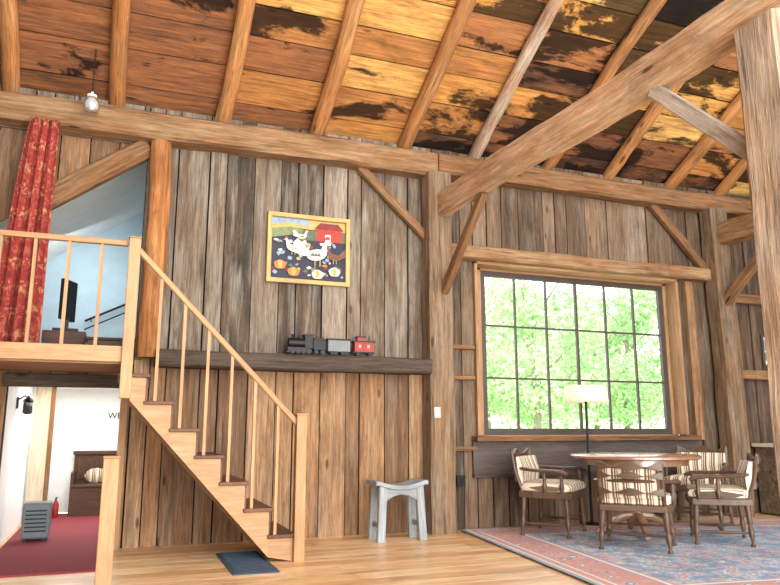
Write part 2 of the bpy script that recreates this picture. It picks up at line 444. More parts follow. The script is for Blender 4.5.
timber('diagonal_brace',(3.55,-3.88,3.60),(3.57,-4.74,2.74),.06,.11,'greyw','thin greyish diagonal brace between tie beam and freestanding post','brace',.01)
timber('diagonal_brace',(2.52,-.07,4.22),(3.44,-.07,3.38),.08,.10,'beam','thin diagonal brace on the plank wall above the ledge','brace',.01,r=.6)
timber('diagonal_brace',(6.85,-.07,4.26),(7.80,-.07,3.32),.08,.12,'beam','thin diagonal brace on the plank wall beside the far post','brace',.01,r=.1)
timber('diagonal_brace',(7.88,-1.3,3.75),(7.86,-.24,2.85),.10,.13,'beam','diagonal brace between far post and its tie beam','brace',.01,r=.2)
timber('log_post',(.27,-.10,1.86),(.27,-.10,4.19),.21,.20,'logp','orange round log post beside the loft doorway','post',.034,ch=.29,sm=60)
timber('lintel_beam',(3.64,-.08,3.29),(7.74,-.08,3.29),.18,.17,'beam','hewn lintel beam over the big window','beam',.016,r=.9)
timber('loft_brace',(-1.0,-.02,3.30),(.14,-.02,4.14),.12,.22,'beam','wide brown diagonal brace crossing the loft doorway','brace',.01,r=.4)
timber('wall_ledge',(.33,-.16,1.85),(3.34,-.16,1.85),.30,.17,'ledge','long dark rough timber ledge on the plank wall','ledge',.016)
for z in (2.12,1.75,.92):
    timber('wall_batten',(3.65,-.03,z),(4.02,-.03,z),.06,.05,'beam','short horizontal batten between post and window','batten',.004,r=.5,group='short battens beside the post')
timber('corner_post',(-1.16,-.16,0),(-1.16,-.16,1.68),.2,.2,'beam','brown timber post under the landing','post',.01,r=.4)
timber('header_beam',(-1.02,-.05,1.61),(.30,-.05,1.61),.10,.13,'ledge','dark header beam over the hallway opening','beam',.008)
timber('wall_girt',(8.05,-.05,1.90),(10.5,-.05,1.90),.12,.13,'beam','horizontal girt on the far plank wall','beam',.008,r=.6)
timber('wall_girt',(8.05,-.05,3.0),(10.5,-.05,3.0),.12,.14,'beam','horizontal girt on the far plank wall','beam',.008,r=.2)
# ------------------------------------------------------------------ windows
WY=.19
w=MB(); gx0,gx1,gz0,gz1=4.27,7.10,1.11,3.10
def bar(mb,x0,x1,z0,z1,d=.05,y=WY,m=0): mb.box(((x0+x1)/2,y,(z0+z1)/2),(x1-x0,d,z1-z0),m=m)
bar(w,gx0-.04,gx0+.03,gz0-.04,gz1+.04);bar(w,gx1-.03,gx1+.04,gz0-.04,gz1+.04)
bar(w,gx0,gx1,gz1-.03,gz1+.04,.048);bar(w,gx0,gx1,gz0-.04,gz0+.04,.048)
for i in range(1,6):
    X=gx0+(gx1-gx0)*i/6; t=.011 if i!=3 else .016; bar(w,X-t,X+t,gz0,gz1,.035)
for i in range(1,3):
    Z=gz0+(gz1-gz0)*i/3; bar(w,gx0,gx1,Z-.012,Z+.012,.03)
win=w.obj('window_1',['darkwin'],struct=True); win["wloc"]=(0,0,0)
g=MB(); g.box(((gx0+gx1)/2,WY+.004,(gz0+gz1)/2),(gx1-gx0,.004,gz1-gz0)); g.obj('window_pane',['glass'],parent=win)
t=MB()
for (x0,x1,z0,z1) in ((4.05,4.235,1.03,3.2),(7.14,7.24,1.03,3.2),(4.05,7.22,3.14,3.2),(4.05,7.22,1.03,1.07)):
    bar(t,x0,x1,z0,z1,.10,.20)
t.obj('trim_1',['wtrim'],struct=True,bevel=.004)
t=MB()
bar(t,7.19,7.23,1.07,3.2,.26,.07);bar(t,4.04,4.08,1.07,3.2,.26,.07);bar(t,4.04,7.23,3.17,3.205,.26,.07)
t.obj('trim_2',['wtrim'],struct=True,bevel=.004)
t=MB(); bar(t,3.98,7.35,1.0,1.06,.34,.02); t.obj('trim_3',['beam'],struct=True,bevel=.006)
t=MB(); bar(t,3.98,7.45,.62,.99,.03,-.025); bar(t,3.98,7.45,.58,.63,.05,-.03); t.obj('trim_4',['dpanel'],struct=True)
t=MB(); bar(t,7.36,7.50,1.0,3.19,.06,-.03); t.obj('trim_7',['beam'],struct=True)
# ------------------------------------------------------------------ loft room and hallway behind
r=MB()
r.box((-.45,3.05,3.1),(2.6,.08,2.7)); r.box((-1.72,1.6,3.1),(.08,2.9,2.7)); r.box((.95,1.6,3.1),(.08,2.9,2.7)); r.box((-.4,1.6,4.5),(2.8,3.0,.08))
r.obj('wall_loft_room',['blue'],struct=True)
r=MB()
aa=math.atan2(.80,1.14); r.box((-.42,1.58,3.92),(2.9,2.84,.05),rot=Matrix.Rotation(-aa,3,'Y'))
r.obj('ceiling_loft_room',['white'],struct=True)
r=MB()
for i in range(5):
    xa=-1.3+.287*i; xb=xa+.275
    za=3.34+(xa+1.0)*.73; zb=3.34+(xb+1.0)*.73
    r.prism([(xa,za),(xb,zb),(xb,4.18),(xa,4.18)],.03,.055,ax=2,r=U(.2,.8))
r.obj('wall_loft_gable',['wall_low'],struct=True)
r=MB(); r.box((-.4,1.6,1.80),(2.8,3.0,.08)); r.obj('floor_loft_room',['stair'],struct=True)
r=MB()
r.box((-.45,3.35,.9),(2.0,.08,1.76)); r.box((-1.05,1.75,.88),(.08,3.2,1.76)); r.box((.55,1.75,.88),(.08,3.2,1.76)); 
r.obj('wall_hallway',['white'],struct=True)
r=MB(); r.box((-.25,1.75,1.725),(1.7,3.3,.06)); r.obj('ceiling_hallway',['white'],struct=True)
r=MB(); r.box((-.25,1.75,-.03),(1.7,3.3,.06)); r.obj('floor_hallway',['floor'],struct=True)
r=MB(); bar(r,.03,.10,0,1.56,.16,.02); r.obj('trim_5',['stair'],struct=True)
r=MB(); bar(r,-.79,-.74,0,1.69,.08,2.4); bar(r,-.98,-.79,0,1.69,.06,2.4,1); r.obj('trim_6',['beam','cream'],struct=True)
c=MB(); c.box((-.47,1.05,.008),(.98,4.4,.016)); T(c.obj('hallway_carpet',['carpet']),'dull burgundy carpet runner leading down the hallway','carpet')
e=E('space_heater',(-.70,.75,.016),'grey metal floor heater standing on the hallway carpet','heater')
m=MB(); m.box((-.70,.75,.22),(.26,.22,.36)); m.obj('body',['grey'],e,bevel=.02)
m=MB()
for i in range(6): m.box((-.70,.635,.12+.04*i),(.20,.012,.014))
m.obj('grille',['black'],e)
for X in (-.79,-.61):
    m=MB(); m.box((X,.75,.028),(.03,.2,.024)); m.obj('foot',['black'],e)
e=E('wooden_settle',(-.2,3.05,0),'dark wooden settle bench with panelled back at the hallway end','bench')
m=MB(); m.box((-.2,3.0,.40),(.60,.42,.04)); m.obj('seat',['settle'],e,bevel=.01)
m=MB(); m.box((-.2,3.23,.61),(.60,.03,.42)); m.box((-.2,3.21,.82),(.64,.05,.05)); m.box((-.35,3.205,.60),(.22,.02,.27)); m.box((-.05,3.205,.60),(.22,.02,.27)); m.obj('backrest',['settle'],e,bevel=.006)
m=MB(); m.box((-.2,2.82,.20),(.60,.03,.36)); m.obj('front_panel',['settle'],e)
for X in (-.49,.09):
    m=MB(); m.prism([(X-.02,0),(X+.02,0),(X+.02,.58),(X-.02,.58)],2.8,3.24); m.obj('armrest',['settle'],e,bevel=.008)
m=MB(); m.loft([[Vector((-.2+.15*math.cos(a)*q,3.05+z*.1,.52+.10*math.sin(a)*q)) for a in [k*math.pi/6 for k in range(12)]] for z,q in ((-.5,.6),(-.2,1),(.2,1),(.5,.6))]); T(m.obj('cushion',['stripe'],smooth=True),'small pale cushion on the wooden settle','cushion')
m=MB(); m.lathe((-.66,2.75,.016),[(.035,0),(.04,.02),(.04,.16),(.025,.20),(.012,.22)],14); e0=E('fire_extinguisher',(-.66,2.75,.016),'small red fire extinguisher on the hallway floor','extinguisher')
m.obj('cylinder_body',['red'],e0,smooth=True); m=MB(); m.box((-.66,2.75,.25),(.02,.02,.03)); m.box((-.65,2.73,.27),(.015,.07,.01)); m.obj('valve',['black'],e0)
e=E('wall_lantern',(-.93,.9,1.3),'black metal wall lantern on the white hallway wall','lantern')
m=MB(); m.box((-1.0,.9,1.42),(.02,.06,.12)); m.tube([(-.99,.9,1.46),(-.93,.9,1.50),(-.9,.9,1.46)],.008); m.obj('bracket',['black'],e)
m=MB(); m.lathe((-.9,.9,1.30),[(.03,0),(.05,.02),(.05,.03),(.045,.13),(.06,.14),(.02,.18),(.005,.2)],6); m.obj('lantern_body',['black'],e)
m=MB(); m.lathe((-.9,.9,1.335),[(.047,0),(.047,.09)],6); m.obj('lantern_glass',['jar'],e)
e=E('door_sign',(-.02,3.29,1.24),'small white sign with black lettering on the hallway wall','sign')
m=MB(); m.box((-.02,3.30,1.33),(.20,.01,.18)); m.obj('panel',['wplast'],e)
cu=bpy.data.curves.new('lettering','FONT'); cu.body='WE'; cu.size=.12; cu.align_x='CENTER'; cu.extrude=.001
to=bpy.data.objects.new('tmp_text',cu); COL.objects.link(to); bpy.context.view_layer.update()
tm=bpy.data.meshes.new_from_object(to.evaluated_get(bpy.context.evaluated_depsgraph_get())); bpy.data.objects.remove(to)
tm.materials.clear(); tm.materials.append(M['black'])
o=bpy.data.objects.new('lettering',tm); COL.objects.link(o); o.parent=e; o.location=(0,-.005,.05); o.rotation_euler=(math.pi/2,0,0)
e=E('television',(-.60,1.0,1.84),'small black flat television on a low stand in the loft room','television')
m=MB(); m.box((-.60,1.0,2.58),(.30,.05,.46),rot=Matrix.Rotation(1.15,3,'Z')); m.obj('screen',['black'],e,bevel=.01)
m=MB(); m.box((-.60,1.0,2.30),(.05,.05,.14)); m.box((-.60,1.0,2.235),(.26,.22,.03)); m.obj('foot',['black'],e)
m=MB(); m.box((-.60,1.0,2.03),(.44,.4,.36)); m.obj('cabinet',['settle'],e,bevel=.01)
e=E('slanted_handrail',(-.1,2.9,2.5),'thin dark slanted handrail on the pale loft wall','handrail')
m=MB(); m.tube([(-.50,2.92,2.62),(.16,2.92,2.96)],.016); m.tube([(-.50,2.92,2.50),(.16,2.92,2.84)],.010); m.obj('rail',['black'],e)
for X,Z in ((-.42,2.66),(.08,2.92)):
    m=MB(); m.tube([(X,2.92,Z),(X,3.0,Z-.03)],.008); m.obj('bracket',['black'],e)
m=MB(); m.box((-.1,.70,1.97),(.5,.3,.26)); m.box((-.1,.70,2.11),(.54,.34,.03)); T(m.obj('storage_chest',['settle'],bevel=.01),'low dark chest on the loft room floor','chest')
# ------------------------------------------------------------------ landing
SY=-1.25
e=E('loft_landing',(-.7,-.62,0),'light wood landing platform with railing at the stair top','landing')
m=MB()
for i in range(7): m.box((-.755,-1.22+.175*i+.05,1.825),(1.69,.17,.03))
m.obj('deck',['stair'],e)
m=MB(); m.box((-.755,SY-.005,1.775),(1.69,.035,.135)); m.obj('fascia',['stair'],e,bevel=.004)
m=MB()
m.box((-.755,-.65,1.745),(1.68,1.15,.106)); m.obj('underside_board',['wtrim'],e)
def newel(mb,x,y,z0,z1,w=.095): 
    mb.box((x,y,(z0+z1)/2),(w,w,z1-z0)); mb.prism([(x-w/2-.006,z1),(x+w/2+.006,z1),(x+w/2+.006,z1+.015),(x-w/2-.006,z1+.015)],y-w/2-.006,y+w/2+.006)
m=MB(); m.box((-.80,SY+.02,2.755),(1.60,.055,.05)); m.obj('handrail',['stair'],e,bevel=.01)
for i in range(6):
    X=-.21-.262*i
    m=MB(); m.box((X,SY+.02,2.29),(.028,.028,.90)); m.obj('baluster',['stair'],e)
# ------------------------------------------------------------------ staircase
e=E('staircase',(.8,-.8,0),'light wood open staircase with slender balusters against the plank wall','staircase')
RUN,RISE=.22,.23
for yy in (SY+.015,-.36):
    m=MB()
    for k in range(0,7):
        x0=.095 if k==0 else RUN*k; x1=RUN*(k+1); zt=1.84-RISE*(k+1)-.03
        b0=max(0,1.385-(x0-.095)*1.095); b1=max(0,1.385-(x1-.095)*1.095)
        m.prism([(x0,b0),(x1,b1),(x1,zt),(x0,zt)],yy-.02,yy+.02,r=.5)
    m.obj('stringer',['stair'],e)
for k in range(1,8):
    z=1.84-RISE*k
    m=MB(); m.box((RUN*k-.10,-.80,z-.014),(RUN+.04,.96,.032)); m.obj('tread',['tread'],e,bevel=.006)
for k in range(1,9):
    z=1.84-RISE*k
    m=MB(); m.box((RUN*(k-1)+.012,-.80,z+RISE/2-.014),(.016,.84,RISE-.03)); m.obj('riser',['tread'],e)
m=MB(); newel(m,.055,SY-.02,1.40,2.79); m.obj('newel_post',['stair'],e,bevel=.006)
m=MB(); newel(m,1.585,SY-.02,0,1.27); m.obj('newel_post',['stair'],e,bevel=.006)
m=MB(); m.beam((.09,SY,2.70),(1.56,SY,1.19),.05,.05,ch=.2); m.obj('handrail',['stair'],e)
for i in range(6):
    X=.30+.215*i
    zt=2.70-(X-.09)/(1.47)*1.51-.02; k=int(X/RUN)+1; zb=1.84-RISE*k
    m=MB(); m.box((X,SY,(zt+zb)/2),(.026,.026,zt-zb)); m.obj('baluster',['stair'],e)
m=MB(); newel(m,-.01,-1.83,0,.93,.115); T(m.obj('short_newel_post',['stair'],bevel=.008),'short square light wood post standing on the plank floor','post')
# ------------------------------------------------------------------ curtain
n=70;K=22
m=MB(); vs=[];fs=[];gs=[]
for k in range(K+1):
    t=k/K; z=4.20-2.32*t
    xl=-1.0-.19*t**.8; xr=-.73+.0*t
    for j in range(n+1):
        s_=j/n; X=xl+(xr-xl)*s_
        q=s_*2*math.pi*3.4
        vs.append(Vector((X+.010*math.sin(q*2+1),-.28+.045*(math.sin(q)+.3*math.sin(2.3*q+t*2))*(.6+.6*t)+.02*noise.noise(Vector((s_*6,t*3,0))),z)))
        gs.append((s_*.9,z,0))
for k in range(K):
    for j in range(n):
        a=k*(n+1)+j; fs.append((a,a+1,a+n+2,a+n+1))
m.add(vs,fs,gs,.5)
e=E('door_curtain',(-.85,-.28,1.88),'brick-red patterned curtain hanging gathered beside the loft doorway','curtain')
o=m.obj('cloth',['curtain'],e,smooth=True)
so=o.modifiers.new('s','SOLIDIFY'); so.thickness=.004
e=E('pendant_lamp',(-.44,-.5,4.24),'whitish glass jar pendant hanging on a thin chain','lamp')
m=MB()
for i in range(16): m.tube([(-.44+.008*math.cos(a)*(i%2),-.5+.008*math.cos(a)*((i+1)%2),4.46+i*.03+.018*math.sin(a)) for a in [k*math.pi/4 for k in range(8)]],.0035,6,closed=True)
m.obj('chain',['black'],e)
m=MB(); m.lathe((-.44,-.5,4.24),[(.02,0),(.072,.01),(.082,.06),(.076,.12),(.045,.16),(.045,.17)],18); m.obj('glass_jar',['jar'],e,smooth=True)
m=MB(); m.lathe((-.44,-.5,4.405),[(.048,0),(.048,.02),(.01,.035),(.01,.06)],16); m.obj('cap',['wplast'],e,smooth=True)
m=MB(); m.lathe((-.44,-.5,4.255),[(.02,0),(.062,.02),(.068,.06),(.06,.10),(.03,.14)],16); m.obj('bulb',['wplast'],e,smooth=True)
# ------------------------------------------------------------------ painting
PC={'navy':(44,44,60),'barn':(176,54,46),'roofp':(70,60,66),'hill':(118,130,86),'hill2':(88,102,74),'cream':(214,206,190),'orange':(190,116,60),'dkred':(124,44,40),'ltblue':(136,156,176),'brown':(112,76,52),'yellow':(188,158,92),'green':(74,108,80)}
pm=list(PC); 
for k in pm: M['p_'+k]=plain('paint_'+k,PC[k],.6,0,.18,30)
e=E('framed_painting',(1.935,-.03,2.75),'gilt-framed folk painting of farm birds and red barn','painting')
x0,x1,z0,z1=1.45,2.42,2.755,3.565; fw=.05
m=MB(); yf=-.035
for (a,b,c,d) in ((x0,x1,z0,z0+fw),(x0,x1,z1-fw,z1),(x0,x0+fw,z0,z1),(x1-fw,x1,z0,z1)):
    m.box(((a+b)/2,yf,(c+d)/2),(b-a,.05 if b-a>d-c else .048,d-c))
m.obj('frame',['gold'],e,bevel=.008)
m=MB(); ix0,iz0,iw,ih=x0+fw,z0+fw,x1-x0-2*fw,z1-z0-2*fw
lay=[0]
def P(poly,c):
    lay[0]+=1; m.flat([(ix0+iw*min(1,max(0,a)),iz0+ih*min(1,max(0,b))) for a,b in poly],-.016-.0003*lay[0],pm.index(c))
def EL(cx,cy,rx,ry,c,rot=0,n=14,wob=0):
    pts=[]
    for i in range(n):
        a=2*math.pi*i/n; q=1+wob*math.sin(a*5)
        x=rx*q*math.cos(a);y=ry*q*math.sin(a)
        pts.append((cx+x*math.cos(rot)-y*math.sin(rot),cy+x*math.sin(rot)+y*math.cos(rot)))
    P(pts,c)
P([(0,0),(1,0),(1,1),(0,1)],'navy')
P([(0,.80),(.25,.86),(.5,.84),(.8,.88),(1,.84),(1,1),(0,1)],'yellow')
P([(0,.88),(.2,.93),(.5,.9),(.5,1),(0,1)],'ltblue')
P([(0,.66),(.3,.74),(.55,.68),(.55,.80),(.3,.86),(0,.82)],'hill'); P([(.4,.66),(1,.66),(1,.84),(.7,.87),(.4,.8)],'hill2')
P([(.6,.66),(.95,.66),(.95,.86),(.6,.86)],'barn'); P([(.57,.86),(.98,.86),(.9,.97),(.65,.97)],'dkred'); P([(.72,.66),(.80,.66),(.80,.78),(.72,.78)],'cream')
for i in range(70):
    EL(U(.04,.96),U(.04,.66),U(.012,.035),U(.012,.04),random.choice(['orange','green','dkred','yellow','ltblue','brown','hill','cream','cream','ltblue']),U(0,3),9,.15)
for (cx,cy) in ((.12,.22),(.3,.12),(.62,.10),(.85,.16)): EL(cx,cy,.08,.075,'orange' if cx<.5 else 'cream',0,16,.06); EL(cx,cy,.03,.065,'yellow')
def bird(cx,cy,s,c,fl=1):
    P([(cx-fl*.05*s,cy),(cx-fl*.30*s,cy+.30*s),(cx-fl*.38*s,cy+.20*s),(cx-fl*.32*s,cy+.10*s),(cx-fl*.36*s,cy+.02*s),(cx-fl*.2*s,cy-.04*s)],c)
    EL(cx,cy,.16*s,.11*s,c,.3*fl)
    P([(cx+fl*.04*s,cy),(cx+fl*.16*s,cy),(cx+fl*.19*s,cy+.24*s),(cx+fl*.12*s,cy+.26*s)],c)
    EL(cx+fl*.17*s,cy+.27*s,.04*s,.045*s,c); P([(cx+fl*.13*s,cy+.31*s),(cx+fl*.21*s,cy+.31*s),(cx+fl*.2*s,cy+.38*s),(cx+fl*.15*s,cy+.37*s)],'barn')
    P([(cx+fl*.21*s,cy+.28*s),(cx+fl*.27*s,cy+.26*s),(cx+fl*.21*s,cy+.24*s)],'yellow')
    for d in (-.05,0,.05): P([(cx+d*s-fl*.06*s,cy-.02*s),(cx+d*s,cy+.04*s),(cx+d*s+.02*s,cy-.03*s)],'hill2' if c=='cream' else 'dkred')
    for d in (-.03,.05): P([(cx+d*s,cy-.1*s),(cx+d*s+.015*s,cy-.1*s),(cx+d*s+.015*s,cy-.22*s),(cx+d*s,cy-.22*s)],'yellow')
bird(.60,.42,.85,'cream'); bird(.28,.50,.5,'cream',-1); bird(.84,.40,.5,'brown',-1); bird(.40,.70,.35,'cream')
m.obj('canvas',['p_'+k for k in pm],e)
# small framed picture in the far bay
e=E('framed_picture',(8.9,-.03,2.02),'small dark-framed pale picture on the far plank wall','picture')
m=MB()
for (a,b,c,d) in ((8.72,9.10,2.02,2.06),(8.72,9.10,2.46,2.50),(8.72,8.76,2.02,2.50),(9.06,9.10,2.02,2.50)): m.box(((a+b)/2,-.025,(c+d)/2),(b-a,.03 if b-a>d-c else .028,d-c))
m.obj('frame',['ledge'],e,bevel=.004)
m=MB(); m.box((8.91,-.018,2.26),(.32,.01,.42)); m.box((8.91,-.0245,2.18),(.30,.004,.12),m=1); m.box((8.91,-.0245,2.34),(.30,.004,.16),m=2); m.obj('print',['wplast','p_hill','p_ltblue'],e)
# ------------------------------------------------------------------ toy train
ZL=1.945
YT=-.19
def wheels(par,xs,r_):
    for X in xs:
        for sy in (-.045,.045):
            mb=MB(); mb.lathe((X,YT+sy,ZL+r_),[(r_,-.006),(r_,.006)],14,axis='Y'); mb.obj('wheel',['black'],par)
e=E('toy_locomotive',(1.87,YT,ZL),'black toy steam locomotive with tender on the dark ledge','toy train')
m=MB(); m.lathe((1.69,YT,ZL+.12),[(.02,-.012),(.054,0),(.054,.19)],16,axis='X'); m.obj('boiler',['black'],e,smooth=True)
m=MB(); m.box((1.80,YT,ZL+.055),(.25,.085,.03)); m.prism([(1.66,ZL+.01),(1.70,ZL+.01),(1.70,ZL+.06)],YT-.04,YT+.04); m.obj('chassis',['black'],e)
m=MB(); m.box((1.905,YT,ZL+.13),(.085,.11,.14)); m.box((1.905,YT,ZL+.205),(.11,.13,.014)); m.obj('cab',['black'],e)
for X,pf in ((1.735,[(.016,0),(.016,.03),(.022,.045)]),(1.80,[(.018,0),(.018,.02),(.006,.03)])):
    m=MB(); m.lathe((X,YT,ZL+.165),pf,12); m.obj('chimney',['black'],e,smooth=True)
wheels(e,(1.73,1.79,1.85,1.91),.03)
m=MB(); m.box((2.025,YT,ZL+.10),(.14,.10,.11)); m.box((2.025,YT,ZL+.165),(.12,.08,.03)); m.obj('tender',['black'],e,bevel=.004)
wheels(e,(1.99,2.06),.024)
M['tgrey']=plain('toy_grey',(120,126,126),.5)
e=E('toy_boxcar',(2.24,YT,ZL),'grey toy freight car on the dark ledge','toy train')
m=MB(); m.box((2.25,YT,ZL+.10),(.25,.10,.12)); 
for i in range(7): m.box((2.15+.033*i,YT-.052,ZL+.10),(.008,.006,.12))
m.obj('body',['tgrey'],e); m=MB(); m.box((2.25,YT,ZL+.170),(.27,.11,.018)); m.obj('roof',['black'],e)
m=MB(); m.box((2.25,YT,ZL+.036),(.25,.05,.012)); m.obj('chassis',['black'],e)
wheels(e,(2.17,2.21,2.29,2.33),.022)
e=E('toy_caboose',(2.54,YT,ZL),'red and black toy caboose on the dark ledge','toy train')
m=MB(); m.box((2.54,YT,ZL+.10),(.22,.10,.11)); m.box((2.51,YT,ZL+.185),(.09,.08,.045)); m.obj('body',['red'],e)
m=MB(); m.box((2.54,YT,ZL+.160),(.26,.11,.014)); m.box((2.51,YT,ZL+.213),(.11,.095,.012)); m.obj('roof',['black'],e)
m=MB(); m.box((2.54,YT,ZL+.038),(.26,.08,.012)); m.obj('chassis',['black'],e)
wheels(e,(2.47,2.61),.022)
for dx in (-.05,.05):
    m=MB(); m.box((2.54+dx,YT-.051,ZL+.105),(.03,.004,.035)); m.obj('window_panel',['p_yellow'],e)
# ------------------------------------------------------------------ stool
SXC,SYC=2.86,-.42
e=E('wooden_stool',(SXC,SYC,0),'worn pale grey wooden stool with a curved saddle seat','stool')
m=MB(); rings=[]
for i in range(17):
    t=-1+2*i/16; X=SXC+.295*t; z=.515+.07*t*t-.02*max(0,abs(t)-.85)/.15
    rings.append([Vector((X,SYC-.17,z)),Vector((X,SYC+.17,z)),Vector((X,SYC+.17,z+.045)),Vector((X,SYC-.17,z+.045))])
m.loft(rings); m.obj('seat',['stool'],e,bevel=.008)
for sx in (-1,1):
    for sy in (-1,1):
        m=MB(); m.beam((SXC+sx*.235,SYC+sy*.14,0),(SXC+sx*.205,SYC+sy*.12,.56),.085,.06,side=(1,0,0)); m.obj('leg',['stool'],e)
for sy in (-1,1):
    m=MB(); n=12
    rr=[]
    for i in range(n+1):
        t=-1+2*i/n; X=SXC+.19*t; zb=.39+.08*(1-t*t); zt=.53
        rr.append([Vector((X,SYC+sy*.13-.012,zb)),Vector((X,SYC+sy*.13+.012,zb)),Vector((X,SYC+sy*.13+.012,zt)),Vector((X,SYC+sy*.13-.012,zt))])
    m.loft(rr); m.obj('apron',['stool'],e)
for sx in (-1,1):
    m=MB(); m.box((SXC+sx*.228,SYC,.16),(.03,.26,.05)); m.obj('stretcher',['stool'],e,bevel=.004)
m=MB(); m.box((3.40,-.30,1.33),(.07,.012,.115)); m.box((3.40,-.308,1.33),(.012,.012,.025)); T(m.obj('light_switch',['wplast'],bevel=.003),'white light switch plate on the timber post','switch')
m=MB(); m.box((3.80,-.04,.55),(.10,.07,.12)); m.box((3.80,-.08,.57),(.035,.012,.03)); m.box((3.80,-.08,.53),(.035,.012,.03)); T(m.obj('power_outlet',['black'],bevel=.004),'black power outlet box on the plank wall','outlet')
m=MB()
m.box((1.14,-1.20,.006),(.38,1.04,.012),r=.5)
for i in range(17): m.box((1.14,-1.67+.059*i,.014),(.31,.02,.006))
T(m.obj('floor_mat',['mat'],bevel=.003),'dark blue-grey ribbed floor mat beside the stair foot','mat')
# ------------------------------------------------------------------ rug
RW,RH=5.4,3.7
M['rug']=rug_mat(RW,RH)
m=MB(); vs=[];gs=[];fs=[];nx,ny=40,30
rot=math.radians(-7.2)
def rp(a,b):
    return Vector((3.76+a*math.cos(rot)+b*math.sin(rot),-.12+a*math.sin(rot)-b*math.cos(rot),0.0))
for j in range(ny+1):
    for i in range(nx+1):
        a=RW*i/nx;b=RH*j/ny; p=rp(a,b); p.z=.012+.002*noise.noise(Vector((a*2,b*2,0)))
        vs.append(p); gs.append((a-RW/2,RH/2-b,0))
for j in range(ny):
    for i in range(nx):
        q=j*(nx+1)+i; fs.append((q,q+1,q+nx+2,q+nx+1))
m.add(vs,fs,gs,.5); o=m.obj('area_rug',['rug']); T(o,'large blue and pink oriental rug with glare in its pale colours','rug')
so=o.modifiers.new('s','SOLIDIFY'); so.thickness=.009; so.offset=-1
# ------------------------------------------------------------------ table
TX,TY,TZ=5.40,-1.14,.016
e=E('dining_table',(TX,TY,TZ),'round brown wooden pedestal dining table on the rug','table')
m=MB(); m.lathe((TX,TY,TZ),[(.52,.800),(.675,.809),(.692,.819),(.692,.841),(.675,.853)],64); m.obj('table_top',['tabl'],e,smooth=True)
m=MB(); m.lathe((TX,TY,TZ),[(.54,.745),(.56,.745),(.56,.804),(.54,.804)],48); m.obj('apron',['tabl'],e,smooth=True)
m=MB(); m.lathe((TX,TY,TZ),[(.10,.10),(.11,.14),(.07,.2),(.05,.26),(.085,.36),(.095,.44),(.06,.54),(.05,.6),(.11,.745)],28); m.obj('pedestal',['tabl'],e,smooth=True)
for k in range(4):
    a=math.pi/4+k*math.pi/2+.3; c_,s_=math.cos(a),math.sin(a)
    pts=[(TX+c_*q,TY+s_*q,TZ+z) for q,z in ((.05,.2),(.15,.19),(.25,.14),(.34,.07),(.40,.03),(.44,.03))]
    m=MB(); m.tube(pts,[.04,.042,.036,.03,.028,.027],8); m.obj('foot',['tabl'],e,smooth=True)
# ------------------------------------------------------------------ chairs
ch=E('dining_chair',(0,0,0),'wooden barrel armchair with striped cushions and wavy slatted back','chair','armchairs around the dining table')
KX,KY,KZ=1.20,1.10,.97
class CB(MB):
    def obj(s,*a,**k):
        s.v=[(x*KX,y*KY,z*KZ) for x,y,z in s.v]; return MB.obj(s,*a,**k)
def leg(x,y):
    m=CB(); dx,dy=x*.10,y*.10
    prof=[(.010,.0),(.020,.004),(.022,.025),(.012,.04),(.014,.07),(.022,.10),(.024,.16),(.016,.20),(.024,.22),(.022,.28),(.026,.34),(.028,.41)]
    rings=[]
    for rr,h in prof:
        t=1-h/.41
        rings.append([Vector((x+dx*t+rr*math.cos(a),y+dy*t+rr*math.sin(a),h)) for a in [k*math.pi/5 for k in range(10)]])
    m.loft(rings,ax=2); m.obj('leg',['chair'],ch,smooth=True,local=True)
for x in (-.235,.235):
    for y in (-.21,.21): leg(x,y)
for A,B,z,rr in (((-.25,-.22),(-.25,.22),.13,.016),((.25,-.22),(.25,.22),.13,.016),((-.25,0),(.25,0),.13,.017),((-.245,.215),(.245,.215),.2,.015)):
    m=CB(); m.tube([(A[0],A[1],z),((A[0]+B[0])/2,(A[1]+B[1])/2,z),(B[0],B[1],z)],[.010,rr,.010],8)
    m.obj('stretcher',['chair'],ch,smooth=True,local=True)
m=CB(); m.loft([[Vector((x,y,z)) for x,y in ((-.25,-.26),(.25,-.26),(.29,-.1),(.29,.24),(.25,.27),(-.25,.27),(-.29,.24),(-.29,-.1))] for z in (.385,.445)]); m.obj('seat_frame',['chair'],ch,bevel=.006,local=True)
m=CB(); rings=[]
base=[(-.22,-.24),(.22,-.24),(.26,-.18),(.27,.0),(.265,.2),(.22,.26),(-.22,.26),(-.265,.2),(-.27,.0),(-.26,-.18)]
for q,z in ((.96,.445),(1.03,.46),(1.05,.49),(1.0,.525),(.85,.545),(.3,.552)): rings.append([Vector((x*q,y*q,z)) for x,y in base])
m.loft(rings,off=False); m.obj('seat_cushion',['stripe'],ch,smooth=True,local=True)
pts=[]
for i in range(25):
    a=math.pi*(i/24); pts.append((-.295*math.cos(a),-.06-.26*math.sin(a),.665+.02*math.sin(a)))
pts=[(-.315,.26,.625),(-.315,.20,.65),(-.305,.12,.66),(-.298,.04,.66)]+pts+[(.298,.04,.66),(.305,.12,.66),(.315,.20,.65),(.315,.26,.625)]
m=CB(); m.tube(pts,[.026,.034,.030]+[.026]*(len(pts)-6)+[.030,.034,.026],10,sy=.7); m.obj('armrest',['chair'],ch,smooth=True,local=True)
for x in (-.285,.285):
    for y in (.19,.02):
        m=CB(); m.lathe((x,y,.43),[(.012,0),(.016,.04),(.024,.08),(.013,.12),(.02,.16),(.013,.225)],10); m.obj('arm_support',['chair'],ch,smooth=True,local=True)
def backpt(x,z):
    return -.255-.05*(1-(x/.25)**2)-(z-.45)*.16
for x in (-.235,.235):
    m=CB(); m.tube([(x,-.22,.43),(x,backpt(x,.66),.66),(x*1.02,backpt(x,.84),.86)],[.018,.018,.014],8); m.obj('back_post',['chair'],ch,smooth=True,local=True)
